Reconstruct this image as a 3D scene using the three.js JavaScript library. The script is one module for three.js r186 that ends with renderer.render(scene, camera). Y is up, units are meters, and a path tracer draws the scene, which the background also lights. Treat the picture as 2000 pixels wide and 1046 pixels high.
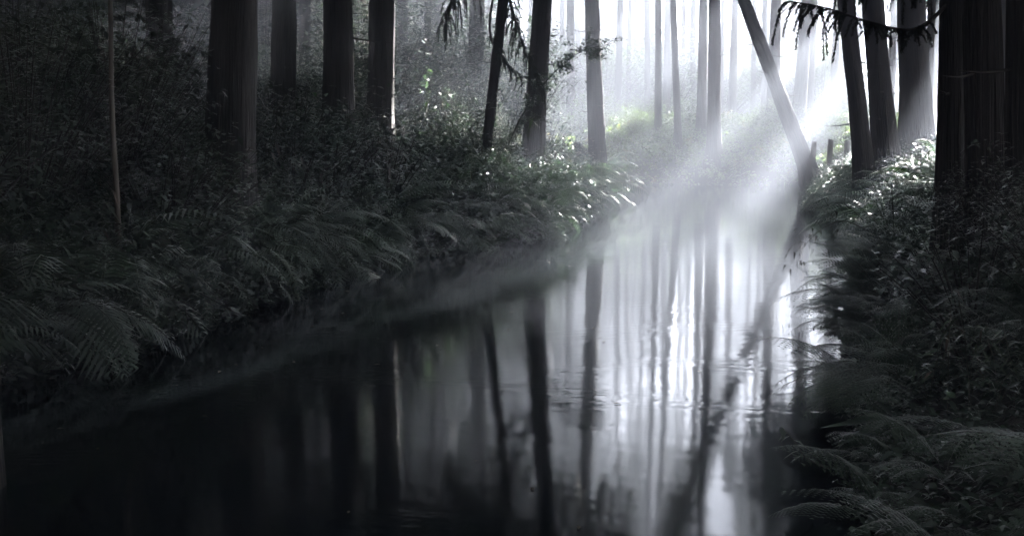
import * as THREE from 'three';
import { ImprovedNoise } from 'three/addons/math/ImprovedNoise.js';

// ---------------------------------------------------------------- camera, sky, sun, haze, exposure
const scene = new THREE.Scene();
const F = 2414, HORIZON = 230, EYE = 2.5;                 // focal length and horizon in pixels of the photograph, eye height over the water
const camera = new THREE.PerspectiveCamera(24.45, 1024 / 535, 0.1, 3000);
camera.position.set(0, EYE, 0);
camera.rotation.x = -Math.atan((523 - HORIZON) / F);
const SUN_EL = 13.5 * Math.PI / 180, SUN_AZ = 23.5 * Math.PI / 180;
const toSun = new THREE.Vector3(Math.sin(SUN_AZ) * Math.cos(SUN_EL), Math.sin(SUN_EL), -Math.cos(SUN_AZ) * Math.cos(SUN_EL));
{
  const W = 256, H = 128, data = new Float32Array(W * H * 4);
  for (let r = 0; r < H; r++) for (let c = 0; c < W; c++) {
    const up = ((r + 0.5) / H - 0.5) * Math.PI, round = ((c + 0.5) / W - 0.5) * 2 * Math.PI;
    const y = Math.sin(up), cos = Math.cos(round) * Math.cos(up) * toSun.x + y * toSun.y + Math.sin(round) * Math.cos(up) * toSun.z;
    const hz = Math.pow(1 - Math.max(0, y), 3), glow = 0.55 * Math.pow(Math.max(0, cos), 6);
    const k = (r * W + c) * 4, m = 1 + glow;
    data[k] = (0.42 + 0.32 * hz) * m; data[k + 1] = (0.47 + 0.31 * hz) * m; data[k + 2] = (0.70 + 0.20 * hz) * m; data[k + 3] = 1;
  }
  const sky = new THREE.DataTexture(data, W, H, THREE.RGBAFormat, THREE.FloatType);
  sky.mapping = THREE.EquirectangularReflectionMapping; sky.magFilter = THREE.LinearFilter; sky.needsUpdate = true;
  scene.background = sky; scene.environment = sky; scene.backgroundIntensity = scene.environmentIntensity = 0.0085;
}
const sun = new THREE.DirectionalLight(new THREE.Color(1.0, 0.975, 0.945), 5);
sun.name = 'sun'; sun.position.copy(toSun).multiplyScalar(120).add(new THREE.Vector3(4, 0, -40)); sun.target.position.set(4, 0, -40);
sun.castShadow = true; sun.shadow.mapSize.set(4096, 4096); sun.shadow.camera.left = sun.shadow.camera.bottom = -70; sun.shadow.camera.right = sun.shadow.camera.top = 70; sun.shadow.camera.far = 320;
scene.add(sun, sun.target);
scene.fog = new THREE.FogExp2(new THREE.Color(0.79, 0.855, 1.0), 0.0135);
const renderer = new THREE.WebGLRenderer({ antialias: true });
renderer.toneMapping = THREE.LinearToneMapping; renderer.toneMappingExposure = 122;
renderer.shadowMap.enabled = true; renderer.setSize(1024, 535);

// ---------------------------------------------------------------- helpers
let seed = 7;
function rnd() { seed = (seed + 0x6D2B79F5) | 0; let t = Math.imul(seed ^ (seed >>> 15), 1 | seed); t = (t + Math.imul(t ^ (t >>> 7), 61 | t)) ^ t; return ((t ^ (t >>> 14)) >>> 0) / 4294967296; }
const rr = (a, b) => a + (b - a) * rnd();
const pick = (a) => a[Math.floor(rnd() * a.length)];
const noise = new ImprovedNoise();
const fbm = (x, y, z) => noise.noise(x, y, z) + 0.5 * noise.noise(2.1 * x, 2.1 * y, 2.1 * z + 5) + 0.25 * noise.noise(4.3 * x, 4.3 * y, 4.3 * z + 9);
const V = (x, y, z) => new THREE.Vector3(x, y, z);
const sm = (a, b, x) => THREE.MathUtils.smoothstep(x, a, b);
const X = (px, d) => (px - 1000) / F * d;                  // metres to the side at a distance
const Y = (py, d) => EYE - (py - HORIZON) / F * d;         // height over the water
const taken = new Map();
function numbered(name) { const n = taken.get(name) ?? 0; taken.set(name, n + 1); return n ? name + '_' + String(n).padStart(3, '0') : name; }
function shade(o) { o.traverse((m) => { if (m.isMesh) m.castShadow = m.receiveShadow = true; }); return o; }
function tag(o, label, category, group, kind) { Object.assign(o.userData, { label, category }); if (group) o.userData.group = group; if (kind) o.userData.kind = kind; return o; }
function thing(name, label, category, group) { const o = new THREE.Group(); o.name = numbered(name); tag(o, label, category, group); scene.add(o); return o; }
function part(name, geometry, material, parent) { const m = new THREE.Mesh(geometry, material); m.name = name; m.castShadow = m.receiveShadow = true; parent.add(m); return m; }
function structure(name, geometry, material) { const m = new THREE.Mesh(geometry, material); m.name = name; m.userData.kind = 'structure'; m.castShadow = m.receiveShadow = true; scene.add(m); return m; }
const between = (x, t) => { let k = 0; while (k < t.length - 2 && x > t[k + 1][0]) k++; const [a, b] = [t[k], t[k + 1]]; return a[1] + (b[1] - a[1]) * THREE.MathUtils.clamp((x - a[0]) / (b[0] - a[0]), 0, 1); };

class MB {                                                 // collects vertices, colours, uv and triangles
  constructor() { this.p = []; this.c = []; this.u = []; this.i = []; }
  get n() { return this.p.length / 3; }
  v(x, y, z, c, u = 0, w = 0) { this.p.push(x, y, z); this.c.push(c[0], c[1], c[2]); this.u.push(u, w); return this.n - 1; }
  tube(pts, rad, sides, c) {
    const n0 = this.n, t = V(), a = V(), b = V();
    pts.forEach((q, k) => {
      t.copy(pts[Math.min(k + 1, pts.length - 1)]).sub(pts[Math.max(k - 1, 0)]).normalize();
      a.set(Math.abs(t.y) > 0.9 ? 1 : 0, Math.abs(t.y) > 0.9 ? 0 : 1, 0).cross(t).normalize(); b.crossVectors(t, a);
      for (let s = 0; s < sides; s++) { const g = s / sides * 2 * Math.PI, r = typeof rad === 'function' ? rad(k / (pts.length - 1), g) : rad; const x = Math.cos(g) * r, y = Math.sin(g) * r; this.v(q.x + a.x * x + b.x * y, q.y + a.y * x + b.y * y, q.z + a.z * x + b.z * y, c, s / sides, k * 0.3); }
    });
    for (let k = 0; k < pts.length - 1; k++) for (let s = 0; s < sides; s++) { const A = n0 + k * sides + s, B = n0 + k * sides + (s + 1) % sides; this.i.push(A, B, A + sides, B, B + sides, A + sides); }
    return this;
  }
  // a pointed leaf: base point, direction, side direction, length, half width, sag at the tip, crease
  leaf(o, d, s, L, w, c, sag = 0, crease = 0.25, mid = 0.4) {
    const n = V().crossVectors(s, d).normalize(), at = (t, k, up) => this.v(o.x + d.x * L * t + s.x * w * k + n.x * up, o.y + d.y * L * t + s.y * w * k + n.y * up - sag * L * t * t, o.z + d.z * L * t + s.z * w * k + n.z * up, c);
    const q = w * crease, b = at(0, 0, 0), l1 = at(mid, -1, q), m1 = at(mid, 0, 0), r1 = at(mid, 1, q), e = at(1, 0, 0);
    this.i.push(b, m1, l1, b, r1, m1, l1, m1, e, m1, r1, e);
    return this;
  }
  diamond(o, d, s, L, w, c, sag = 0) {
    const b = this.v(o.x, o.y, o.z, c), l = this.v(o.x + d.x * L * 0.35 - s.x * w, o.y + d.y * L * 0.35 - s.y * w, o.z + d.z * L * 0.35 - s.z * w, c);
    const r = this.v(o.x + d.x * L * 0.35 + s.x * w, o.y + d.y * L * 0.35 + s.y * w, o.z + d.z * L * 0.35 + s.z * w, c), e = this.v(o.x + d.x * L, o.y + d.y * L - sag * L, o.z + d.z * L, c);
    this.i.push(b, r, l, l, r, e); return this;
  }
  done() {
    const g = new THREE.BufferGeometry();
    g.setAttribute('position', new THREE.Float32BufferAttribute(this.p, 3)); g.setAttribute('color', new THREE.Float32BufferAttribute(this.c, 3)); g.setAttribute('uv', new THREE.Float32BufferAttribute(this.u, 2));
    g.setIndex(this.i); g.computeVertexNormals(); return g;
  }
}
function grey(W, H, f, wrap = true) {                      // a grey texture computed from f(u, v)
  const a = new Uint8Array(W * H * 4);
  for (let y = 0; y < H; y++) for (let x = 0; x < W; x++) { const k = (y * W + x) * 4, g = Math.max(0, Math.min(255, 255 * f(x / W, y / H))); a[k] = a[k + 1] = a[k + 2] = g; a[k + 3] = 255; }
  const t = new THREE.DataTexture(a, W, H); t.magFilter = THREE.LinearFilter; t.minFilter = THREE.LinearMipmapLinearFilter; t.generateMipmaps = true; t.wrapS = t.wrapT = THREE.RepeatWrapping; t.needsUpdate = true; return t;
}
const loop = (u, v, fu, fv, z) => { const a = u * 2 * Math.PI, b = v * 2 * Math.PI, p = fu / (2 * Math.PI), q = fv / (2 * Math.PI); return noise.noise(Math.cos(a) * p + 11, Math.sin(a) * p + q * Math.cos(b) + z, q * Math.sin(b) + 3.7 * z); };
const tint = (r, g, b, v = 0.25) => { const k = 1 + (rnd() - 0.5) * 2 * v; return [r * k * rr(0.92, 1.08), g * k, b * k * rr(0.9, 1.1)]; };

// ---------------------------------------------------------------- materials
const barkTex = grey(512, 1024, (u, v) => { const s = loop(u, v, 60, 7, 1) * 0.55 + loop(u, v, 120, 14, 4) * 0.35 + loop(u, v, 24, 3, 7) * 0.4; return 0.62 + 0.55 * s - 0.35 * Math.max(0, -loop(u, v, 44, 4, 9) - 0.1); });
const barkColor = barkTex.clone(); barkColor.colorSpace = THREE.SRGBColorSpace; barkColor.needsUpdate = true;
const M = {};
M.bark = new THREE.MeshStandardMaterial({ color: new THREE.Color().setRGB(0.11, 0.09, 0.075), map: barkColor, bumpMap: barkTex, bumpScale: 0.07, roughness: 0.9 });
M.twig = new THREE.MeshStandardMaterial({ vertexColors: true, roughness: 0.85 });
M.glossy = new THREE.MeshPhysicalMaterial({ vertexColors: true, roughness: 1, transmission: 0.35, thickness: 0, clearcoat: 0.9, clearcoatRoughness: 0.32 });
M.leaf = new THREE.MeshPhysicalMaterial({ vertexColors: true, roughness: 1, transmission: 0.45, thickness: 0, clearcoat: 0.35, clearcoatRoughness: 0.45 });
M.needle = new THREE.MeshPhysicalMaterial({ vertexColors: true, roughness: 0.8, side: THREE.DoubleSide });
M.soil = new THREE.MeshStandardMaterial({ vertexColors: true, roughness: 1, bumpMap: grey(256, 256, (u, v) => 0.5 + 0.4 * loop(u, v, 20, 20, 2) + 0.3 * loop(u, v, 60, 60, 5)), bumpScale: 0.03 });
const ripple = grey(1024, 1024, (u, v) => {
  const calm = sm(0.0, 0.35, loop(u, v, 5, 9, 3) + 0.35 * loop(u, v, 14, 22, 8));
  return 0.5 + 0.14 * loop(u, v, 10, 16, 1) + 0.05 * loop(u, v, 40, 70, 2) + calm * (0.10 * loop(u, v, 60, 150, 6) + 0.06 * loop(u, v, 110, 260, 4));
});
ripple.repeat.set(1 / 12, 1 / 12);
M.water = new THREE.MeshPhysicalMaterial({ color: new THREE.Color().setRGB(0.006, 0.008, 0.009), roughness: 0.068, ior: 1.333, bumpMap: ripple, bumpScale: 0.009 });

// ---------------------------------------------------------------- the ground and the stream
const LEFT = [[-60, -9], [0, -8.5], [8, -6.2], [11.8, -4.9], [13.1, -4.1], [17.2, -3.3], [20.8, -2.3], [23.2, -1.2], [25.7, 0.6], [28, 1.3], [32, 2.0], [38, 2.9], [46, 4.0], [60, 6]];
const RIGHT = [[-60, 1], [0, 1.1], [5, 1.75], [7.4, 2.2], [9, 2.6], [12.8, 3.6], [16, 4.5], [19.5, 5.6], [25, 7.1], [31, 8.2], [35, 8.3], [38, 9.3], [44, 10.4], [60, 14]];
const leftEdge = (d) => between(d, LEFT) + 0.25 * noise.noise(d * 0.6, 3, 1), rightEdge = (d) => between(d, RIGHT) + 0.2 * noise.noise(d * 0.7, 8, 2);
function ground(x, z) {
  const d = -z, a = leftEdge(d) - x, b = x - rightEdge(d), c = d - 46.5 + 1.5 * noise.noise(x * 0.2, 1, 4), s = Math.max(a, b, c);
  const rough = 0.12 * fbm(x * 0.5, 2, z * 0.5);
  if (s < 0) return Math.max(-0.9, s * 0.8) + rough * 0.5 - 0.08;
  let h;
  if (s === a) h = 0.55 * sm(0, 0.35, s) + 0.75 * sm(0.2, 2.6, s) + 0.75 * sm(2, 8, s) + 0.012 * Math.max(0, s - 8);
  else if (s === b) h = 0.4 * sm(0, 0.25, s) + 0.5 * sm(0.2, 1.4, s) + 0.7 * sm(1, 7, s) + 0.01 * Math.max(0, s - 7);
  else h = 0.8 * sm(0, 1.2, s) + 1.3 * sm(0.5, 8, s);
  return h + rough - 0.05;
}
{
  const axis = (a, b, near, step, grow) => { const out = []; let x = near; while (x < b) { out.push(x); x += step * (1 + Math.abs(x - near) * grow); } out.push(b); x = near - step; while (x > a) { out.unshift(x); x -= step * (1 + Math.abs(x - near) * grow); } out.unshift(a); return out; };
  const xs = axis(-220, 240, 1, 0.22, 0.05), zs = axis(-330, 60, -22, 0.3, 0.04), g = new MB();
  for (const z of zs) for (const x of xs) { const k = 0.6 + 0.5 * fbm(x * 0.9, 0, z * 0.9), m = sm(0.05, 0.5, fbm(x * 0.35, 7, z * 0.35)); g.v(x, ground(x, z), z, [(0.045 - 0.02 * m) * k, 0.036 * k, (0.026 - 0.01 * m) * k], x, z); }
  for (let r = 0; r < zs.length - 1; r++) for (let c = 0; c < xs.length - 1; c++) { const A = r * xs.length + c, B = A + xs.length; g.i.push(A, B, A + 1, A + 1, B, B + 1); }
  structure('forest_ground', g.done(), M.soil);
  const w = new MB();
  for (const z of [60, -58]) for (const x of [-16, 20]) w.v(x, 0, z, [1, 1, 1], x, z);
  w.i.push(0, 1, 2, 1, 3, 2);
  structure('stream_water', w.done(), M.water);
}

// ---------------------------------------------------------------- cedar trees
function crownGeometry(H, R, sprays, fine = true, tiers = 0) {                     // base at y = 0: limbs in whorls, each hung with drooping sprays
  const g = new MB();
  for (let k = 0; k < sprays; k++) {
    let t = Math.pow(rnd(), 0.85); if (tiers) t = (Math.floor(t * tiers) + 0.35 * rnd()) / tiers;
    const prof = R * (0.35 + 0.65 * Math.sin(Math.PI * Math.min(1, 0.22 + t * 0.78))) * (1 - 0.55 * t), a = Math.floor(rnd() * 9) / 9 * 6.283 + Math.floor(t * 14) * 1.9 + rr(-0.3, 0.3);
    const q = prof * Math.sqrt(rr(0.06, 1)), o = V(Math.cos(a) * q, t * H - q * 0.22 + rr(-0.3, 0.3), Math.sin(a) * q);
    const b = a + rr(-1.1, 1.1), d = V(Math.cos(b), rr(-0.9, 0.25), Math.sin(b)).normalize(), s = V(-Math.sin(b), rr(-0.6, 0.6), Math.cos(b)).normalize();
    const c = tint(0.03, 0.05, 0.022, 0.35), L = rr(0.45, 1.0);
    g.leaf(o, d, s, L, rr(0.09, 0.2), c, 0.3, 0.5, 0.45);
    if (!fine) continue;
    const d2 = d.clone().addScaledVector(s, 0.8).normalize(), d3 = d.clone().addScaledVector(s, -0.8).normalize();
    g.diamond(o.clone().addScaledVector(d, L * 0.25), d2, V(0, 1, 0).cross(d2).normalize(), L * 0.55, 0.07, c, 0.3);
    g.diamond(o.clone().addScaledVector(d, L * 0.35), d3, V(0, 1, 0).cross(d3).normalize(), L * 0.5, 0.07, c, 0.3);
  }
  for (let k = 0; k < 26; k++) { const t = k / 26, a = k * 2.4, L = R * (1 - 0.7 * t) * 0.85; g.tube([V(0, t * H, 0), V(Math.cos(a) * L * 0.5, t * H + 0.1, Math.sin(a) * L * 0.5), V(Math.cos(a) * L, t * H - 0.25, Math.sin(a) * L)], (u) => 0.05 * (1 - 0.8 * u) * (1.2 - t), 4, [0.06, 0.045, 0.035]); }
  return g.done();
}
const crowns = [0, 1, 2].map(() => crownGeometry(10, 2.3, 850)), tierCrowns = [0, 1].map(() => crownGeometry(10, 3.4, 1300, false, 6)), wideCrowns = [0, 1].map(() => crownGeometry(10, 4.6, 3000, false));
function trunkGeometry(H, R, leanX, leanZ, near) {
  const g = new MB(), sides = near ? 44 : 16, ph = rr(0, 99), lobes = 4 + Math.floor(rnd() * 3), c = [1, 1, 1], ys = [];
  for (let y = -0.5; y < H; y += y < 1.2 ? 0.12 : y < 8 ? (near ? 0.3 : 0.7) : 1.2) ys.push(y);
  ys.push(H);
  const bend = rr(-0.006, 0.006) * (leanX ? 0.35 : 1), turns = Math.max(2, Math.round(R * 6.283 / 0.8));
  for (const y of ys) {
    const up = Math.max(0, y), fl = Math.exp(-up / (0.9 * R + 0.25));
    for (let s = 0; s <= sides; s++) {
      const a = (s % sides) / sides * 6.2832, r0 = R * (1 - 0.62 * up / H) * (1 + 0.62 * fl + 0.28 * fl * Math.cos(lobes * a + ph) + 0.05 * noise.noise(Math.cos(a) * 1.2 + ph, up * 0.35, Math.sin(a) * 1.2));
      const r = r0 + (near ? 0.034 * noise.noise(Math.cos(a) * 6, up * 0.5 + ph, Math.sin(a) * 6) + 0.018 * noise.noise(Math.cos(a) * 13, up * 0.9, Math.sin(a) * 13 + ph) : 0.012 * noise.noise(Math.cos(a) * 4, up * 0.5 + ph, Math.sin(a) * 4));
      g.v(Math.cos(a) * r + leanX * y + bend * y * y, y, Math.sin(a) * r + leanZ * y, c, s / sides * turns, y / 3.2 + ph);
    }
  }
  const w = sides + 1;
  for (let k = 0; k < ys.length - 1; k++) for (let s = 0; s < sides; s++) { const A = g.n * 0 + k * w + s; g.i.push(A, A + w, A + 1, A + 1, A + w, A + w + 1); }
  const geo = g.done(), nn = geo.attributes.normal;      // close the seam's shading
  for (let k = 0; k < ys.length; k++) { const A = k * w, B = A + sides, v = V(nn.getX(A) + nn.getX(B), nn.getY(A) + nn.getY(B), nn.getZ(A) + nn.getZ(B)).normalize(); nn.setXYZ(A, v.x, v.y, v.z); nn.setXYZ(B, v.x, v.y, v.z); }
  return { geo, top: (y) => V(leanX * y + bend * y * y, y, leanZ * y) };
}
function cedar(x, d, dia, { lean = 0, leanZ = 0, H = 18, cb = 9, cr = 1, label, group, near = false, crown = true, wide = false, high = 0 } = {}) {
  if (high) cb = EYE + 0.0945 * (d + 5) + rr(1.9, 2.6);
  const t = thing('cedar_tree', label, 'tree', group), y0 = ground(x, -d);
  t.position.set(x, y0, -d);
  const tr = trunkGeometry(H, dia / 2, lean, leanZ, near);
  part('trunk', tr.geo, M.bark, t);
  if (crown) { const c = part('crown', pick(wide === 2 ? tierCrowns : wide ? wideCrowns : crowns), M.needle, t), b = cb - y0, at = tr.top(b), to = tr.top(H); c.position.copy(at); c.scale.set(cr, (H + 1.2 - b) / 10, cr); c.rotation.set(0, rr(0, 6.28), 0); c.quaternion.premultiply(new THREE.Quaternion().setFromUnitVectors(V(0, 1, 0), to.sub(at).normalize())); }
  if (d > 10 && d < 60 && x > -12 && x < 16) {
    const n = 5 + Math.floor(rnd() * 6);
    for (let k = 0; k < n; k++) { const g = new MB(), y = rr(1.5, Math.min(cb, 9)), a = rr(0, 6.28), L = rr(0.15, 0.9) * (rnd() < 0.4 ? 0.4 : 1), p = tr.top(y), rad = dia * 0.4 * (1 - 0.6 * y / H), q = (u, e) => p.clone().add(V(Math.cos(a + e) * (rad + L * u), -0.25 * L * u + 0.1 * u * u, Math.sin(a + e) * (rad + L * u))); g.tube([q(0, 0), q(0.4, 0.05), q(0.75, -0.04), q(1, 0.08)], (u) => 0.017 * (1 - 0.75 * u), 5, [0.06, 0.05, 0.04]); part('dead_limb', g.done(), M.twig, t); }
  }
  t.tr = tr;
  return t;
}
// pixel at the top of the frame, pixel and row where the trunk meets the ground cover, trunk width in pixels, distance
function seen(xt, xb, yb, w, d, o) { const hb = Y(yb, d), lean = (X(xt, d) - X(xb, d)) / (Y(0, d) - hb); let x = X(xb, d); for (let k = 0; k < 12; k++) x = X(xb, d) - lean * (hb - ground(x, -d)); return cedar(x, d, w / F * d, { lean, ...o }); }
const T = {};
T.flared = seen(468, 452, 270, 98, 17.5, { label: 'thickest cedar on the bushy bank, its flared base wrapped in undergrowth', near: true, cb: 7.4, wide: true });
seen(318, 318, 150, 52, 21, { label: 'dark cedar half hidden behind the undergrowth beside a thin pale stem', near: true, cb: 7.4, cr: 0.9, wide: true });
seen(563, 556, 210, 50, 24, { label: 'straight dark cedar next behind the thickest flared cedar', near: true, cb: 7.4, cr: 0.9, wide: true });
seen(602, 600, 170, 24, 33, { label: 'slim dark cedar in the gap between two straight cedars', cb: 8 });
seen(668, 664, 190, 60, 24, { label: 'broad straight cedar with a thin lit edge on the bushy bank', near: true, cb: 7.4, cr: 0.9, wide: true });
seen(750, 746, 170, 54, 26, { label: 'broad dark cedar with bamboo leaves before its trunk', near: true, cb: 7.4, cr: 0.9, wide: true });
seen(790, 790, 140, 22, 34, { label: 'slim cedar standing close behind the cedar with bamboo leaves', cb: 8 });
seen(838, 836, 135, 17, 35, { label: 'very slim dark cedar alone in a leafy gap', cb: 8.5 });
seen(933, 930, 140, 34, 36, { label: 'cedar trunk mostly hidden by hanging needle sprays', cb: 9 });
T.slim = seen(984, 955, 245, 20, 27, { label: 'slim tilted cedar rising from the middle of the undergrowth', near: true, cb: 7.5, cr: 0.8 });
seen(1056, 1046, 205, 42, 30, { label: 'cedar at the corner of the bushy bank, small leaves around it', near: true, cb: 8.5, cr: 0.55, wide: true });
seen(1152, 1162, 215, 34, 39, { label: 'pale misted cedar with a wide foot beside the bank corner', near: true, cb: 9.5, cr: 0.8 });
const FARL = 'slender bare cedar trunk in the bright mist beyond the stream', FARG = 'slender cedars beyond the stream';
for (const [xt, xb, yb, w, d] of [[1096, 1098, 170, 12, 62], [1112, 1114, 170, 17, 56], [1184, 1185, 140, 10, 72], [1208, 1206, 135, 14, 64], [1225, 1225, 140, 10, 68], [1240, 1240, 150, 11, 74], [1262, 1262, 150, 12, 66], [1298, 1299, 175, 14, 62], [1332, 1330, 130, 11, 70], [1351, 1350, 130, 13, 68], [1487, 1488, 150, 12, 64], [1581, 1576, 190, 17, 60], [1627, 1624, 180, 14, 62], [1132, 1132, 160, 9, 76], [1194, 1195, 150, 8, 80], [1250, 1252, 150, 9, 82], [1272, 1271, 150, 8, 78], [1315, 1313, 150, 8, 82], [1342, 1343, 150, 9, 84], [1360, 1361, 150, 8, 76], [1466, 1467, 150, 11, 70], [1525, 1523, 160, 11, 72], [1545, 1546, 160, 9, 78], [1604, 1603, 160, 10, 74]])
  seen(xt, xb, yb, w, d, { label: FARL, group: FARG, cb: 16.5, H: 20, cr: 0.36 });
for (const a of [[1407, 1405, 170, 9, 66], [1426, 1427, 165, 17, 60]]) seen(...a, { label: FARL, group: FARG, cb: 11, H: 13, cr: 0.3 });
seen(1282, 1283, 205, 14, 52, { label: 'dark thin cedar of a close pair rising out of the mist', group: 'close pair of thin dark cedars', cb: 15.5, H: 19, cr: 0.4 });
seen(1308, 1319, 195, 15, 50, { label: 'dark thin cedar of a close pair rising out of the mist', group: 'close pair of thin dark cedars', cb: 15.5, H: 19, cr: 0.4 });
seen(1370, 1368, 195, 20, 52, { label: 'grey cedar touching the stoutest trunk beyond the stream', cb: 15, H: 19, cr: 0.45 });
seen(1390, 1392, 205, 28, 48, { label: 'stoutest dark trunk beyond the stream, its foot lost in mist', cb: 15, H: 19, cr: 0.45 });
T.leaning = seen(1438, 1552, 268, 34, 41.5, { label: 'steeply leaning cedar slanting down into the mist over the stream', near: true, cb: 9, H: 12.5, cr: 0.3 });
seen(1507, 1506, 180, 26, 55, { label: 'grey cedar standing just behind the steeply leaning trunk', cb: 11, H: 15, cr: 0.5 });
seen(1568, 1558, 190, 27, 54, { label: 'grey cedar with streaks of light across its trunk', cb: 10, cr: 1.0 });
T.r1 = seen(1640, 1690, 345, 40, 30, { label: 'foremost of the tilted cedars on the ferny bank, slimmer than its neighbour', near: true, cb: 7.5, H: 11, cr: 0.32 });
T.r2 = seen(1690, 1732, 340, 50, 32, { label: 'tilted cedar with spreading roots beside a slimmer tilted cedar', near: true, cb: 7.5, H: 14, cr: 0.6 });
T.r3 = seen(1768, 1790, 300, 62, 37, { label: 'thick misted cedar behind the two tilted cedars', near: true, cb: 7.5, cr: 1.2 });
seen(1808, 1806, 260, 18, 42, { label: 'thin trunk beside the thick misted cedar', cb: 7.5, cr: 1.3 });
T.r4 = seen(1848, 1862, 580, 56, 13, { label: 'rough barked cedar trunk rising from the ferns, a needle bough on it', near: true, cb: 7.4, wide: true });
T.r5 = seen(1903, 1938, 560, 76, 12.2, { label: 'black cedar trunk leaning against the light beside the rough barked one', near: true, cb: 7.4, wide: true });
seen(1985, 2010, 520, 76, 11, { label: 'broad black cedar at the edge of the ferny bank, almost lost in darkness', near: true, cb: 7, wide: true });
// the wood goes on behind these
const placed = scene.children.filter((o) => o.name.startsWith('cedar_tree')).map((o) => [o.position.x, -o.position.z]);
function wood(count, x0, x1, d0, d1, ok, opt) {
  for (let k = 0, tries = 0; k < count && tries < 4000; tries++) {
    const x = rr(x0, x1), d = rr(d0, d1);
    if (!ok(x, d) || placed.some(([a, b]) => Math.hypot(a - x, b - d) < 2.0)) continue;
    placed.push([x, d]); k++;
    cedar(x, d, rr(0.3, 0.65), { lean: rr(-0.03, 0.03), ...opt() });
  }
}
const pxOf = (x, d) => 1000 + F * x / d;
seed = 101;
wood(64, -44, -1, 27, 105, (x, d) => pxOf(x, d) < 1040 - (d > 50 ? 10 : 0) && x < leftEdge(d) - 3, () => ({ label: 'dark cedar deep in the wood behind the bushy bank', group: 'cedars deep in the wood', cb: rr(6, 8), cr: rr(1.2, 1.6) }));
seed = 107;
for (const [x, d, cr] of [[21.5, 88, 0.35], [23.6, 88, 0.22], [24.4, 80, 0.3], [26.6, 79, 0.26], [27.6, 75, 0.3]]) { placed.push([x, d]); cedar(x, d, 0.5, { label: 'bushy cedar hung with needles to low down, far behind the tilted cedars', group: 'bushy cedars against the sun', cb: 4, H: 18, cr, wide: 2 }); }
seed = 108;
for (const [x, d, cb] of [[16, 62, 12.5], [17.5, 66, 13.1], [19.5, 70, 14], [15, 58, 11.8], [17.6, 58, 11], [18.9, 56, 10.2]]) { placed.push([x, d]); cedar(x, d, 0.4, { label: 'bare cedar trunk in the mist behind the foremost tilted cedar', group: 'misted cedars behind the foremost tilted cedar', cb, H: 20, cr: 0.55, wide: true }); }
seed = 102;
wood(26, -16, 5, 54, 84, (x, d) => pxOf(x, d) > 620 && pxOf(x, d) < 1120, () => ({ label: 'tall cedar behind the corner of the bushy bank', group: 'tall cedars behind the bank corner', cb: rr(10.5, 11.5), H: 19, cr: rr(0.6, 0.8), wide: true }));
seed = 103;
wood(30, -14, -3, 2, 27, (x, d) => pxOf(x, d) < -60, () => ({ label: 'cedar outside the view shading the bushy bank', group: 'cedars beside the view', high: 1, cr: rr(0.8, 1.1), wide: true }));
seed = 104;
wood(50, 3.5, 26, 3, 44, (x, d) => pxOf(x, d) > 2090 && x > rightEdge(d) + 1.5, () => ({ label: 'cedar outside the view shading the ferny bank', group: 'cedars beside the view', high: 1, cr: rr(0.8, 1.1), wide: true }));
seed = 105;
wood(12, 10, 26, 44, 58, (x, d) => pxOf(x, d) > 1760, () => ({ label: 'dark cedar behind the tilted cedars on the ferny bank', group: 'cedars behind the tilted pair', cb: rr(8.6, 9.6), cr: rr(1.1, 1.4) }));
seed = 116;
wood(13, 2, 28, 92, 116, (x, d) => pxOf(x, d) > 1060 && pxOf(x, d) < 1550, () => ({ label: 'leafy cedar in the glare far behind the slender trunks', group: 'leafy cedars in the glare', cb: rr(4.5, 7), H: rr(15, 18.5), cr: rr(0.9, 1.3) }));
seed = 106;
wood(40, -14, 12, -24, 3, (x, d) => x < leftEdge(d) + 2 || x > rightEdge(d) + 0.8, () => ({ label: 'cedar outside the view behind the viewer', group: 'cedars beside the view', cb: rr(7, 8), cr: rr(0.9, 1.15), wide: true }));

seed = 109;
// ---------------------------------------------------------------- hanging boughs of two cedars
function strand(g, o, dir, L, thick, c) {                  // a drooping rope of short needles
  const n = Math.max(6, Math.round(L / 0.014)), p = o.clone(), d = dir.clone(), pts = [];
  for (let k = 0; k < n; k++) {
    pts.push(p.clone());
    for (let q = 0; q < 4; q++) { const a = rr(0, 6.28), s = V(Math.cos(a), rr(-0.4, 0.3), Math.sin(a)).normalize(), w = s.clone().addScaledVector(d, 0.8).normalize(); g.diamond(p, w, V().crossVectors(w, d).normalize(), thick * rr(0.6, 1.1) * (1 - 0.35 * k / n), thick * 0.15, tint(...c, 0.3), 0.1); }
    d.y -= 0.09; d.x += rr(-0.06, 0.06); d.z += rr(-0.06, 0.06); d.normalize(); p.addScaledVector(d, L / n);
  }
  g.tube([pts[0], pts[n >> 1], pts[n - 1]], 0.005, 3, [0.04, 0.035, 0.02]);
}
function bough(tree, from, d, row, hang, thick, r0) {      // row: pixels along the limb; hang: [share along it, strands, length range]
  const base = tree.position, g = new MB(), limb = row.map(([px, py, dd = d]) => V(X(px, dd), Y(py, dd), -dd).sub(base));
  if (from) limb.unshift(from);
  const curve = new THREE.CatmullRomCurve3(limb);
  g.tube(curve.getPoints(24), (t) => r0 * (1 - 0.8 * t), 6, [0.04, 0.032, 0.025]);
  for (const [a, b, n, l0, l1, sx] of hang) for (let k = 0; k < n; k++) {
    const t = a + (b - a) * (k + rnd()) / n, o = curve.getPoint(Math.min(1, t));
    strand(g, o, V(sx + rr(-0.7, 0.7), rr(-0.7, 0.25), rr(-0.7, 0.7)).normalize(), rr(l0, l1), thick, [0.022, 0.032, 0.018]);
  }
  part('bough', g.done(), M.needle, tree);
}
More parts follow.
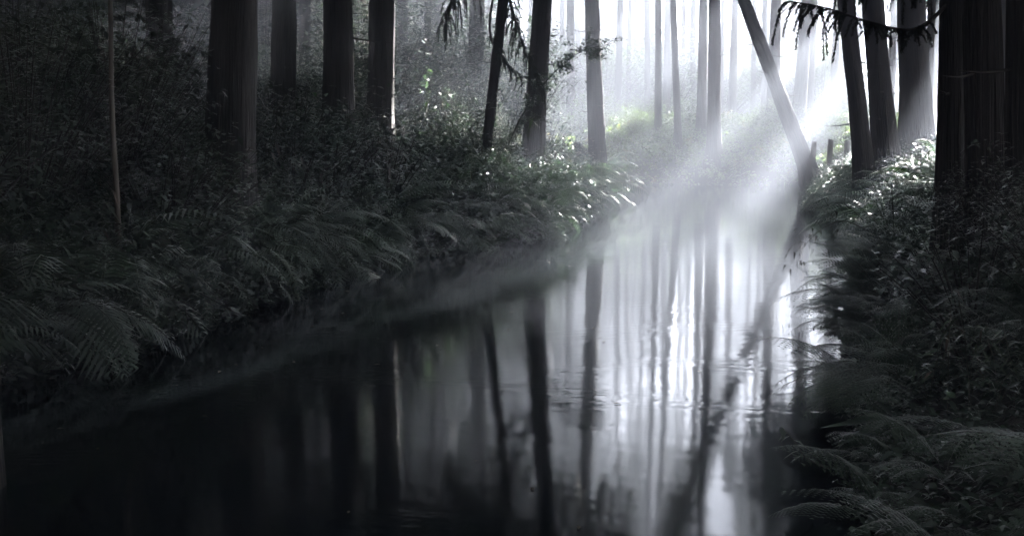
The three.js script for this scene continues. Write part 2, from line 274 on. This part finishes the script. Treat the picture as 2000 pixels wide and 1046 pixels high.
bough(T.r4, T.r4.tr.top(3.0), 12.6, [[1770, 62], [1690, 48], [1600, 20], [1535, 8]], [[0.15, 1, 30, 0.1, 0.3, -0.5], [0.15, 0.6, 16, 0.12, 0.28, 0.8], [0.6, 1, 9, 0.3, 0.6, 0]], 0.05, 0.022);
bough(T.r4, T.r4.tr.top(3.35), 12.9, [[1790, -30], [1690, -30], [1620, -40]], [[0.2, 1, 32, 0.15, 0.45, -0.1]], 0.05, 0.02);
bough(T.slim, T.slim.tr.top(6.2), 24, [[992, -20], [1006, 45], [1032, 120], [1052, 168]], [[0.25, 1, 46, 0.2, 0.5, 0.2], [0.3, 0.7, 14, 0.3, 0.7, -0.5]], 0.05, 0.035);
bough(T.slim, T.slim.tr.top(6.8), 23, [[930, -40], [885, 5], [872, 55]], [[0.3, 1, 34, 0.25, 0.6, -0.2], [0.4, 0.8, 12, 0.5, 0.9, 0.1]], 0.05, 0.03);
bough(T.slim, T.slim.tr.top(5.4), 23.4, [[960, 80], [985, 122], [1035, 160]], [[0.3, 1, 30, 0.2, 0.45, 0.4]], 0.05, 0.03);

seed = 110;
// ---------------------------------------------------------------- plant kinds
function frondGeometry(L, a0, a1, pairs, fine) {           // grows from the origin towards +z
  const g = new MB(), p = V(0, 0, 0), step = L / (pairs + 4), rachis = [p.clone()];
  for (let k = 0; k < pairs + 4; k++) {
    const t = k / (pairs + 3), a = a0 + (a1 - a0) * Math.pow(t, 0.9), tan = V(0, Math.sin(a), Math.cos(a));
    p.addScaledVector(tan, step); rachis.push(p.clone());
    if (k < 4) continue;
    const u = (k - 4) / pairs, len = 0.27 * L * (u < 0.25 ? 0.6 + 0.4 * u / 0.25 : 1 - 0.97 * Math.pow((u - 0.25) / 0.75, 1.25)) * rr(0.9, 1.08);
    for (const s of [-1, 1]) {
      const d = V(s * 0.9, -0.12 + rr(-0.08, 0.08), 0).addScaledVector(tan, 0.42).normalize(), side = V().crossVectors(d, V().crossVectors(tan, V(s, 0, 0))).normalize(), c = tint(0.033, 0.062, 0.024, 0.18);
      if (!fine) { g.diamond(p, d, tan, len, step * 0.33, c, 0.22); continue; }
      const m = 7, q = V();
      for (let j = 0; j < m; j++) for (const w of [-1, 1]) {
        const v = (j + 0.5) / m; q.copy(p).addScaledVector(d, len * v); q.y -= 0.22 * len * v * v;
        const pd = tan.clone().multiplyScalar(w).addScaledVector(d, 0.55).normalize(), pl = len * 0.24 * (1 - 0.7 * v) + 0.004, hw = len / m * 0.34;
        const A = g.v(q.x - d.x * hw, q.y - d.y * hw, q.z - d.z * hw, c), B = g.v(q.x + d.x * hw, q.y + d.y * hw, q.z + d.z * hw, c), C = g.v(q.x + pd.x * pl, q.y + pd.y * pl - 0.1 * pl, q.z + pd.z * pl, c);
        w > 0 ? g.i.push(A, B, C) : g.i.push(B, A, C);
      }
    }
  }
  g.tube(rachis.filter((_, k) => k % 4 === 0), (t) => 0.005 * (1 - 0.7 * t), 3, [0.05, 0.06, 0.03]);
  return g.done();
}
const frondsFar = [[0.95, 0.9, -0.9], [0.85, 0.6, -1.1], [1.05, 1.1, -0.7], [0.9, 0.25, -1.35]].map(([l, a, b]) => frondGeometry(l, a, b, 22, false));
const frondsNear = [[0.75, 0.8, -0.5], [0.65, 0.5, -0.7], [0.85, 1.0, -0.4]].map(([l, a, b]) => frondGeometry(l, a, b, 19, true));
function fern(x, d, label, group, { lift = 0, fronds = 8, near = false, face = null, spread = 3.14, scale = 1 } = {}) {
  const t = thing('fern', label, 'fern', group); t.position.set(x, ground(x, -d) + lift, -d);
  for (let k = 0; k < fronds; k++) {
    const f = part('frond', pick(near ? frondsNear : frondsFar), M.leaf, t), s = scale * rr(0.7, 1.15);
    f.rotation.set(rr(-0.45, 0.3), face === null ? k / fronds * 6.28 + rr(-0.3, 0.3) : face + rr(-spread, spread), rr(-0.2, 0.2), 'YXZ'); f.scale.setScalar(s);
  }
  return t;
}
function stemGeometry(H, leaves, leafL) {                  // a bamboo grass stem with long leaves
  const g = new MB(), b = rr(0, 6.28), bend = rr(0.2, 0.5), pt = (t) => V(Math.cos(b) * bend * H * t * t, H * t * (1 - 0.15 * t), Math.sin(b) * bend * H * t * t);
  g.tube([0, 0.35, 0.7, 1].map(pt), 0.004, 4, [0.07, 0.075, 0.035]);
  for (let k = 0; k < leaves; k++) {
    const t = 0.35 + 0.65 * (k + rnd()) / leaves, a = rr(0, 6.28), d = V(Math.cos(a), rr(-0.35, 0.5), Math.sin(a)).normalize(), dead = rnd() < 0.1;
    g.leaf(pt(t), d, V(-Math.sin(a), rr(-0.25, 0.25), Math.cos(a)).normalize(), leafL * rr(0.6, 1.15), leafL * rr(0.06, 0.085), dead ? tint(0.1, 0.065, 0.035) : tint(0.05, 0.085, 0.03), dead ? 0.9 : rr(0.2, 0.6), 0.3, 0.35);
  }
  return g.done();
}
const stems = [0, 1, 2, 3].map(() => stemGeometry(rr(0.9, 1.3), 11, 0.22));
function bambooGrass(x, d, label, group, n = 6, scale = 1) {
  const t = thing('bamboo_grass', label, 'plant', group); t.position.set(x, ground(x, -d) - 0.03, -d);
  for (let k = 0; k < n; k++) { const s = part('stem', pick(stems), M.glossy, t); s.position.set(rr(-0.3, 0.3), 0, rr(-0.3, 0.3)); s.rotation.set(rr(-0.2, 0.2), rr(0, 6.28), rr(-0.2, 0.2)); s.scale.setScalar(scale * rr(0.7, 1.15)); }
  return t;
}
function shrubGeometry(R, H, twigs, per, leafL, c0, wide = 0.24) {
  const wood_ = new MB(), g = new MB();
  for (let k = 0; k < twigs; k++) {
    const a = rr(0, 6.28), q = Math.sqrt(rnd()) * R, end = V(Math.cos(a) * q, H * (0.35 + 0.65 * Math.sqrt(Math.max(0, 1 - (q / R) ** 2)) * rr(0.6, 1)), Math.sin(a) * q), mid = V(end.x * 0.35, end.y * 0.55, end.z * 0.35);
    const cv = new THREE.QuadraticBezierCurve3(V(0, -0.1, 0), mid, end);
    wood_.tube(cv.getPoints(4), (t) => 0.011 * (1 - 0.8 * t) * Math.min(H, 1 + 0.12 * H), 4, [0.05, 0.04, 0.03]);
    for (let j = 0; j < per; j++) {
      const p = cv.getPoint(rr(0.3, 1)).add(V(rr(-1, 1), rr(-0.6, 0.6), rr(-1, 1)).multiplyScalar(0.16 * R + 0.02)), b = rr(0, 6.28), d = V(Math.cos(b), rr(-0.5, 0.35), Math.sin(b)).normalize();
      g.leaf(p, d, V(-Math.sin(b), rr(-0.4, 0.4), Math.cos(b)).normalize(), leafL * rr(0.6, 1.2), leafL * wide, tint(...c0, 0.3), rr(0, 0.4), 0.2, 0.5);
    }
  }
  return [wood_.done(), g.done()];
}
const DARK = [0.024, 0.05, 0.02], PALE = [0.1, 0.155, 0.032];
const shrubs = [0, 1, 2].map(() => shrubGeometry(0.75, 1.0, 22, 26, 0.085, DARK));
const bigShrubs = [0, 1].map(() => shrubGeometry(1.6, 2.4, 34, 34, 0.15, [0.04, 0.07, 0.03]));
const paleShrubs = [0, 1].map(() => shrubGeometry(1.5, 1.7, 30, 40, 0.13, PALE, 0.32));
function shrub(kinds, x, d, scale, name, label, group) {
  const t = thing(name, label, 'shrub', group), [w, f] = pick(kinds); t.position.set(x, ground(x, -d), -d); t.rotation.y = rr(0, 6.28); t.scale.setScalar(scale * rr(0.8, 1.2));
  part('stem', w, M.twig, t); part('foliage', f, kinds === paleShrubs ? M.leaf : M.glossy, t); return t;
}

seed = 111;
// ---------------------------------------------------------------- the bushy bank
const zone = (d) => d < 14.5 ? 'below the thin pale stem' : d < 19 ? 'below the thickest flared cedar' : d < 25 ? 'below the straight dark cedars' : 'around the corner of the bushy bank';
const hill = (x, d) => 1 + 0.6 * noise.noise(x * 0.45, 3.3, d * 0.45);
for (let d = 11; d < 42; d += d < 26 ? 0.36 : 0.7) {       // ferns leaning out over the water's edge
  const off = rr(0.05, 0.9);
  fern(leftEdge(d) - off, d + rr(-0.15, 0.15), 'fern drooping over the water ' + zone(d), 'ferns drooping over the water ' + zone(d), { lift: rr(0.02, 0.18), fronds: 6 + Math.floor(rnd() * 3), face: 1.05, spread: 1.5, scale: rr(0.95, 1.85) });
}
for (let k = 0; k < 80; k++) { const d = rr(10.5, 21), s = Math.pow(rnd(), 0.8) * 5; bambooGrass(leftEdge(d) - 0.3 - s, d, 'long leaved bamboo grass in the dark undergrowth ' + zone(d), 'bamboo grass ' + zone(d), 6, hill(leftEdge(d) - s, d) * rr(1, 1.7)); }
for (let k = 0; k < 26; k++) { const d = rr(21, 34), s = rr(0.6, 5); bambooGrass(leftEdge(d) - s, d, 'bamboo grass among the shrubs near the straight cedars', 'bamboo grass among the shrubs', 6, hill(leftEdge(d) - s, d) * rr(1, 1.6)); }
for (let k = 0; k < 120; k++) { const d = rr(12, 36), s = rr(0.4, 6); shrub(shrubs, leftEdge(d) - s, d, hill(leftEdge(d) - s, d) * rr(0.9, 1.7) * (s < 1 ? 0.75 : 1), 'evergreen_shrub', 'small leaved evergreen shrub in the undergrowth ' + zone(d), 'evergreen shrubs ' + zone(d)); }
for (let k = 0; k < 90; k++) { const d = rr(24, 66), x = rr(-26, 1); if (x > leftEdge(Math.min(d, 48)) - 3.5 || pxOf(x, d) < -40 || pxOf(x, d) > 1060) { k -= rnd() < 0.9 ? 1 : 0; continue; } shrub(bigShrubs, x, d, rr(0.8, 1.35), 'forest_shrub', d < 40 ? 'tall dark shrub close behind the straight cedars' : 'tall dark shrub deep in the cedar wood', d < 40 ? 'tall shrubs behind the straight cedars' : 'tall shrubs deep in the wood'); }
seed = 112;
const mixed = [0, 1, 2].map(() => shrubGeometry(1.5, 3.1, 44, 44, 0.13, DARK, 0.2));
for (let k = 0; k < 24; k++) { const d = rr(13.5, 22), px = rr(-70, 370), x = X(px, d); if (x > leftEdge(d) - 1.6) { k--; continue; } shrub(mixed, x, d, rr(0.75, 1.2), 'leafy_thicket', 'tall leafy thicket hiding the wood around the thin pale stem', 'thickets around the thin pale stem'); }
for (let k = 0; k < 16; k++) { const d = rr(26, 33), px = rr(500, 1000), x = X(px, d); if (x > leftEdge(d) - 2) { k--; continue; } shrub(mixed, x, d, rr(0.5, 0.85), 'leafy_thicket', 'leafy thicket standing between the straight cedars', 'thickets between the straight cedars'); }
for (let k = 0; k < 14; k++) { const d = rr(14.6, 16.8), px = rr(300, 620), x = X(px, d); if (x > leftEdge(d) - 0.7) { k--; continue; } shrub(shrubs, x, d, rr(1.15, 1.7), 'evergreen_shrub', 'round evergreen shrub crowding the foot of the thickest flared cedar', 'shrubs at the foot of the thickest cedar'); }
for (let k = 0; k < 18; k++) { const d = rr(20.5, 23.4), px = rr(500, 880), x = X(px, d); if (x > leftEdge(d) - 0.9) { k--; continue; } shrub(shrubs, x, d, rr(1.3, 1.9), 'evergreen_shrub', 'round evergreen shrub hiding the feet of the straight cedars', 'shrubs before the straight cedars'); }
// ---------------------------------------------------------------- the ferny bank
for (let k = 0; k < 46; k++) { const d = rr(5.2, 13.5), s = Math.pow(rnd(), 1.3) * 2.4; fern(rightEdge(d) + 0.05 + s, d, ...(d < 8.5 ? ['large dark fern on the ferny bank around the broad leaved plant', 'ferns around the broad leaved plant'] : ['dark fern clump at the foot of the rough barked cedar', 'ferns below the rough barked cedar']), { near: true, fronds: 7, scale: rr(0.7, 1.2), lift: 0.05 + rr(0, 0.3) }); }
for (let k = 0; k < 16; k++) { const d = rr(7.6, 15); fern(rightEdge(d) + rr(-0.05, 0.3), d, 'fern reaching out over the bright reflection from the ferny bank', 'ferns reaching over the bright reflection', { near: true, fronds: 6, face: -1.35, spread: 1.0, scale: rr(0.85, 1.25), lift: rr(0.2, 0.6) }); }
for (let k = 0; k < 14; k++) { const d = rr(8.5, 13.5), s = rr(1.1, 3); shrub(mixed, rightEdge(d) + s, d, rr(0.4, 0.65), 'leafy_thicket', 'dark leafy thicket behind the ferns beside the rough barked cedar', 'thickets beside the rough barked cedar'); }
for (let k = 0; k < 44; k++) { const d = rr(13.5, 33), s = Math.pow(rnd(), 1.5) * 3; fern(rightEdge(d) + 0.05 + s, d, 'fern clump on the bank in front of the tilted cedars', 'ferns before the tilted cedars', { near: d < 20, fronds: 8, scale: rr(1.1, 1.8), lift: rr(0, 0.35) }); }
for (let k = 0; k < 60; k++) { const d = rr(8, 40), s = rr(0.3, 4); shrub(shrubs, rightEdge(d) + s, d, rr(0.5, 1.1), 'evergreen_shrub', 'low evergreen shrub among ferns at the feet of the tilted cedars', 'evergreen shrubs on the ferny bank'); }
for (let k = 0; k < 14; k++) { const d = rr(6, 11), s = rr(0.2, 2); bambooGrass(rightEdge(d) + s, d, 'long leaved bamboo grass among the dark ferns', 'bamboo grass among the dark ferns', 4, rr(0.6, 0.85)); }
seed = 113;
// ---------------------------------------------------------------- beyond the stream
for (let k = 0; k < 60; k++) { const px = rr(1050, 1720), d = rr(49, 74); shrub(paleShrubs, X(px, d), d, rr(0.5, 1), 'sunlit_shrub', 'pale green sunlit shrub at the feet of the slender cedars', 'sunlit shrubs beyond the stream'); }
const youngCrowns = [0, 1].map(() => shrubGeometry(2.0, 5.2, 60, 46, 0.17, [0.032, 0.06, 0.025], 0.26));
const darkCrowns = [0, 1].map(() => shrubGeometry(3.0, 6.0, 60, 36, 0.34, [0.04, 0.07, 0.03], 0.3));
for (let k = 0; k < 54; k++) {
  const px = rr(-150, 880), d = rr(44, 90), x = X(px, d), t = thing('evergreen_tree', 'dark evergreen tree closing the view between the cedars of the wood', 'tree', 'evergreen trees in the wood'), [w, f] = pick(darkCrowns);
  t.position.set(x, ground(x, -d), -d); t.rotation.y = rr(0, 6.28); t.scale.setScalar(rr(0.8, 1.4)); part('trunk', w, M.twig, t).scale.set(2, 1, 2); part('crown', f, M.glossy, t);
}
for (let k = 0; k < 30; k++) {
  const px = 215 + k * 28 + rr(-14, 14), d = rr(33, 45), x = X(px, d), t = thing('evergreen_tree', 'young evergreen tree filling the gap behind the straight cedars', 'tree', 'young evergreens behind the straight cedars'), [w, f] = pick(youngCrowns);
  t.position.set(x, ground(x, -d), -d); t.rotation.y = rr(0, 6.28); t.scale.setScalar(px < 720 ? rr(1.05, 1.35) : rr(0.75, 1.1)); part('trunk', w, M.twig, t); part('crown', f, M.glossy, t);
}
const beltCrowns = [0, 1].map(() => shrubGeometry(5, 12.5, 80, 38, 0.55, [0.04, 0.07, 0.03], 0.34));
for (let k = 0; k < 26; k++) {
  const px = -220 + k * 46 + rr(-15, 15), d = rr(96, 108), x = X(px, d), t = thing('evergreen_tree', 'tall evergreen tree in the belt that ends the cedar wood', 'tree', 'evergreen belt behind the wood'), [w, f] = pick(beltCrowns);
  t.position.set(x, ground(x, -d), -d); t.rotation.y = rr(0, 6.28); part('trunk', w, M.twig, t); part('crown', f, M.leaf, t);
}
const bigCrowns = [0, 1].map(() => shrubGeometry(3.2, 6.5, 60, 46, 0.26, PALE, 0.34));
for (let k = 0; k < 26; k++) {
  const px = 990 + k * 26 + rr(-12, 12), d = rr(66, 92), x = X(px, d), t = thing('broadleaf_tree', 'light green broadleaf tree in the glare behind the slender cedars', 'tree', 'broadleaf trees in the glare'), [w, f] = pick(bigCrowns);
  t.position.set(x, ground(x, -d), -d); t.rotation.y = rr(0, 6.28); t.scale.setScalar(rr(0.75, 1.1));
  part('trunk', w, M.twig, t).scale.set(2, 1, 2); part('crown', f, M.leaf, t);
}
seed = 114;
// ---------------------------------------------------------------- single things
{ // a sapling arching out of the bank corner
  const d = 27, t = thing('arching_sapling', 'thin sapling with fine leaves arching out over the mist from the bank corner', 'sapling'), w = new MB(), g = new MB();
  const main = new THREE.CatmullRomCurve3([[985, 300], [1020, 225], [1075, 150], [1130, 105], [1192, 88]].map(([a, b], k) => V(X(a, d - k * 0.3), Y(b, d - k * 0.3), -d + k * 0.3)));
  const o = main.getPoint(0).clone(); o.y -= 0.5; t.position.copy(o);
  w.tube([o.clone(), ...main.getPoints(20)].map((p) => p.clone().sub(o)), (u) => 0.022 * (1 - 0.8 * u), 6, [0.05, 0.042, 0.034]);
  for (let k = 0; k < 64; k++) {
    const u = rr(0.2, 1), p = main.getPoint(u).sub(o), L = rr(0.3, 0.85), e = p.clone().add(V(rr(-0.5, 0.9) * L, rr(-0.65, 0.7) * L, rr(-0.6, 0.6) * L)), cv = new THREE.QuadraticBezierCurve3(p, p.clone().lerp(e, 0.5).add(V(0, 0.1, 0)), e);
    w.tube(cv.getPoints(4), (s) => 0.006 * (1 - 0.6 * s), 3, [0.05, 0.042, 0.034]);
    for (let j = 0; j < 26; j++) { const a = rr(0, 6.28), c = cv.getPoint(rr(0.25, 1)).add(V(rr(-0.05, 0.05), rr(-0.05, 0.05), rr(-0.05, 0.05))); g.leaf(c, V(Math.cos(a), rr(-0.6, 0.3), Math.sin(a)).normalize(), V(-Math.sin(a), rr(-0.3, 0.3), Math.cos(a)).normalize(), rr(0.06, 0.11), 0.022, tint(0.045, 0.08, 0.03), 0.2, 0.2, 0.5); }
  }
  part('stem', w.done(), M.twig, t); part('foliage', g.done(), M.glossy, t);
}
{ // a thin pale stem on the bushy bank
  const d = 14, t = thing('thin_stem', 'thin pale bare stem standing straight up out of the undergrowth', 'stem'), x = X(224, d), g = new MB(), y0 = ground(x, -d); t.position.set(x, y0, -d);
  g.tube([0, 0.6, 1.2, 1.8, 2.4, 3, 4, 6].map((y) => V(0.02 * Math.sin(y * 2.1) + 0.005 * y, y - 0.1, 0.02 * Math.cos(y * 1.3))), (u, a) => 0.036 * (1 - 0.4 * u) * (1 + 0.1 * Math.cos(3 * a)), 10, [0.1, 0.08, 0.06]);
  part('stalk', g.done(), M.twig, t);
}
for (const [px, top, bottom, w, d, label] of [[1616, 272, 385, 11, 42, 'tallest dead post standing in the misty water'], [1584, 276, 330, 10, 42, 'short dead post in the mist beside the tallest post'], [1649, 274, 330, 12, 42, 'dead post in the mist next to the foremost tilted cedar']]) {
  const t = thing('dead_post', label, 'post'), g = new MB(), h = Y(top, d); t.position.set(X(px, d), Math.min(0, ground(X(px, d), -d)), -d);
  const b = t.position.y, r = w / F * d / 2;
  g.tube([-0.2, 0.4, 0.9, 1.4, h - b - 0.1, h - b, h - b + 0.02].map((y, k) => V(0.015 * k, y, 0)), (u, a) => u === 1 ? 0.01 : r * (1 + 0.12 * Math.cos(3 * a + 5 * u)) * (1.1 - 0.2 * u), 10, [0.06, 0.05, 0.04]); part('post', g.done(), M.twig, t);
}
function log(name, label, pts, r, c, moss) {
  const t = thing(name, label, 'log'), P = pts.map(([px, py, d]) => V(X(px, d), Y(py, d), -d)), o = P[0].clone(), g = new MB(), cv = new THREE.CatmullRomCurve3(P.map((p) => p.clone().sub(o))); t.position.copy(o);
  g.tube(cv.getPoints(24), (u, a) => (u === 0 || u === 1 ? 0.3 : 1) * r * (1 - 0.45 * u) * (1 + 0.12 * Math.cos(3 * a + 9 * u)), 10, c); part('stem', g.done(), M.twig, t);
  if (moss) { const m = new MB(); for (let k = 0; k < 900; k++) { const u = rnd(), p = cv.getPoint(u), a = rr(0, 6.28), d = V(Math.cos(a), rr(-0.8, 0.8), Math.sin(a)).normalize(); m.diamond(p.addScaledVector(d, r * (1 - 0.5 * u)), d, V(-d.z, rr(-0.5, 0.5), d.x).normalize(), rr(0.02, 0.05), 0.008, tint(0.06, 0.09, 0.025), 0.5); } part('moss', m.done(), M.leaf, t).userData.kind = 'stuff'; }
}
log('fallen_log', 'fallen trunk sloping from the bank corner down into the mist', [[1120, 280, 40], [1160, 306, 40.3], [1195, 330, 40.6], [1230, 352, 41]], 0.12, [0.05, 0.042, 0.035]);
log('floating_log', 'short snag lying on the misty water under the fallen trunk', [[1152, 384, 39], [1180, 380, 39], [1212, 372, 38.8]], 0.09, [0.05, 0.042, 0.035]);
log('mossy_branch', 'mossy green branch curving down from the ferns into the water', [[505, 470, 17.2], [535, 490, 17], [560, 530, 16.9], [575, 582, 16.9], [577, 600, 16.9]], 0.045, [0.05, 0.06, 0.025], true);
function twig(label, d, pts, n, leafL, side, c, sag) {
  const t = thing('twig', label, 'twig'), P = pts.map(([a, b]) => V(X(a, d), Y(b, d), -d)), o = P[0].clone(), cv = new THREE.CatmullRomCurve3(P.map((p) => p.clone().sub(o))), g = new MB(); t.position.copy(o);
  g.tube(cv.getPoints(16), (u) => 0.008 * (1 - 0.7 * u), 5, [0.05, 0.042, 0.035]);
  for (let k = 0; k < side; k++) { const p = cv.getPoint(rr(0.2, 0.95)), e = p.clone().add(V(rr(-0.3, 0.2), rr(-0.35, 0.25), rr(-0.2, 0.2))), m = p.clone().lerp(e, 0.5).add(V(0, 0.08, 0)); g.tube(new THREE.QuadraticBezierCurve3(p, m, e).getPoints(5), 0.003, 3, [0.05, 0.042, 0.035]); }
  part('stem', g.done(), M.twig, t);
  for (let k = 0; k < n; k++) { const l = new MB(), u = 0.25 + 0.75 * (k + 0.5) / n, a = rr(0, 6.28), dir = V(Math.cos(a), rr(-0.5, 0.3), Math.sin(a)).normalize(); l.leaf(V(0, 0, 0), dir, V(-Math.sin(a), rr(-0.4, 0.4), Math.cos(a)).normalize(), leafL * rr(0.7, 1.2), leafL * 0.16, c, sag, 0.4); part('leaf', l.done(), M.glossy, t).position.copy(cv.getPoint(Math.min(1, u))).add(side ? V(rr(-0.22, 0.14), rr(-0.25, 0.18), rr(-0.15, 0.15)) : V(0, 0, 0)); }
}
twig('dead twig with withered curled leaves reaching over the water from the ferns', 17, [[1700, 450], [1650, 430], [1610, 445], [1575, 480], [1560, 520]], 26, 0.09, 18, [0.05, 0.045, 0.03], 0.9);
twig('second dead twig arching above the withered one beside the water', 18, [[1690, 430], [1655, 400], [1625, 395], [1612, 415]], 14, 0.08, 8, [0.05, 0.045, 0.03], 0.8);
twig('small leafy sprig bending out over the bright reflection', 8, [[1640, 930], [1590, 905], [1560, 865], [1535, 840]], 9, 0.11, 0, [0.035, 0.055, 0.025], 0.3);
twig('fine branch dipping into the dark water under the bushy bank', 14.5, [[380, 570], [430, 598], [490, 630], [545, 640]], 9, 0.05, 4, [0.06, 0.08, 0.04], 0.2);
twig('thin shoot trailing to the water below the bamboo grass', 13, [[190, 640], [240, 668], [295, 698]], 5, 0.05, 2, [0.06, 0.08, 0.04], 0.2);
{ // broad leaves on the ferny bank
  const d = 7.4, t = thing('broad_leaf_plant', 'plant with broad pale glinting leaves among the dark ferns', 'plant'), x = X(1790, d), y0 = ground(x, -d); t.position.set(x, y0, -d);
  const at = (px, py) => V(X(px, d) - x, Y(py, d) - y0, 0), hub = at(1768, 828), s = new MB();
  s.tube([V(0, -0.1, 0), hub.clone().multiplyScalar(0.5).add(V(0.04, 0, 0)), hub], 0.006, 5, [0.05, 0.05, 0.03]); part('stem', s.done(), M.twig, t);
  for (const [px, py, w, z] of [[1690, 800, 0.035, 0.1], [1610, 822, 0.04, 0.05], [1762, 878, 0.03, 0.08], [1850, 830, 0.02, -0.1], [1730, 790, 0.03, -0.15], [1630, 860, 0.028, 0.12]]) {
    const e = at(px, py).sub(hub); e.z = z; const L = e.length(), l = new MB(), dir = e.clone().normalize(); l.leaf(V(0, 0, 0), dir, V(-dir.y, dir.x * 0.4, 1).cross(dir).cross(dir).normalize(), L, w, tint(0.05, 0.075, 0.04), 0.12, 0.3, 0.35); part('leaf', l.done(), M.glossy, t).position.copy(hub);
  }
}
{ // a sheet web slung in the undergrowth
  const d = 12.2, t = thing('spider_web', 'pale sheet web slung like a hammock in the undergrowth', 'web'), o = V(X(262, d), Y(335, d), -d), g = new MB(); t.position.copy(o);
  const q = (u, v) => V((u - 0.1) * 0.28 * (1 - 0.25 * v), -0.02 - 0.1 * u + 0.06 * v - 0.09 * Math.sin(Math.PI * u) * (1 - 0.6 * v), -0.2 * v);
  for (let k = 0; k <= 14; k++) { g.tube([0, 0.25, 0.5, 0.75, 1].map((u) => q(u, k / 14)), 0.0007, 3, [0.7, 0.7, 0.7]); g.tube([0, 0.33, 0.66, 1].map((v) => q(k / 14, v)), 0.0007, 3, [0.7, 0.7, 0.7]); }
  part('threads', g.done(), M.twig, t);
}
seed = 115;
// ---------------------------------------------------------------- ground cover
function cover(name, label, count, at, leafL, colour, material) {
  const g = new MB();
  for (let k = 0; k < 8; k++) { const a = rr(0, 6.28), o = V(rr(-0.09, 0.09), rr(-0.05, 0.12), rr(-0.09, 0.09)); g.leaf(o, V(Math.cos(a), rr(-0.5, 0.4), Math.sin(a)).normalize(), V(-Math.sin(a), rr(-0.4, 0.4), Math.cos(a)).normalize(), leafL * rr(0.6, 1.3), leafL * 0.26, tint(...colour), 0.3, 0.25, 0.45); }
  const m = new THREE.InstancedMesh(g.done(), material, count), q = new THREE.Quaternion(), e = new THREE.Euler(), s = V(), c = new THREE.Color(); m.name = name;
  for (let k = 0; k < count; k++) { const [x, d, up] = at(), sc = rr(0.7, 1.5); e.set(rr(-0.7, 0.7), rr(0, 6.28), rr(-0.7, 0.7)); m.setMatrixAt(k, new THREE.Matrix4().compose(V(x, ground(x, -d) + up, -d), q.setFromEuler(e), s.setScalar(sc))); const b = rr(0.6, 1.3), br = rnd() < 0.06 ? 1.8 : 1; m.setColorAt(k, c.setRGB(b * br, b, b)); }
  tag(m, label, 'ground cover', null, 'stuff'); scene.add(m);
}
cover('ground_cover', 'dense low leaves covering the bushy bank under its shrubs', 34000, () => { const d = rr(10, 38), s = Math.pow(rnd(), 1.2) * 8.5; return [leftEdge(d) - s + 0.15, d, Math.pow(rnd(), 1.5) * 0.75]; }, 0.1, DARK, M.glossy);
cover('ground_cover_001', 'low leaves covering the ferny bank between its ferns', 15000, () => { const d = rr(4.5, 44), s = Math.pow(rnd(), 1.4) * 6; return [rightEdge(d) + s - 0.05, d, Math.pow(rnd(), 2) * 0.4]; }, 0.06, DARK, M.glossy);
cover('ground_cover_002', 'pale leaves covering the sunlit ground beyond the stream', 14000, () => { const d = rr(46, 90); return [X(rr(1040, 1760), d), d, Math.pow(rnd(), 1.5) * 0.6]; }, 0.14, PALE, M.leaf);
cover('ground_cover_003', 'low leaves covering the floor of the cedar wood', 16000, () => { const d = rr(24, 66); return [Math.min(X(rr(-20, 1060), d), leftEdge(Math.min(d, 45)) - 4), d, Math.pow(rnd(), 1.5) * 0.6]; }, 0.12, DARK, M.glossy);
{ // leaves adrift on the stream
  const g = new MB(); g.leaf(V(-0.03, 0, 0), V(1, 0, 0), V(0, 0, 1), 0.06, 0.014, [0.12, 0.09, 0.05], 0, 0.3, 0.45);
  const m = new THREE.InstancedMesh(g.done(), M.twig, 150), q = new THREE.Quaternion(), e = new THREE.Euler(); m.name = 'floating_leaves';
  for (let k = 0; k < 150; k++) { const d = rr(6.5, 34), x = leftEdge(d) + (rightEdge(d) - leftEdge(d)) * (rnd() < 0.6 ? Math.pow(rnd(), 2.5) * 0.5 : rnd()); m.setMatrixAt(k, new THREE.Matrix4().compose(V(x, 0.006, -d), q.setFromEuler(e.set(0, rr(0, 6.28), 0)), V(1, 1, 1).multiplyScalar(rr(0.6, 1.4)))); }
  tag(m, 'scattered small leaves adrift on the dark stream', 'leaves', null, 'stuff'); scene.add(m);
}
shade(scene);
renderer.render(scene, camera);
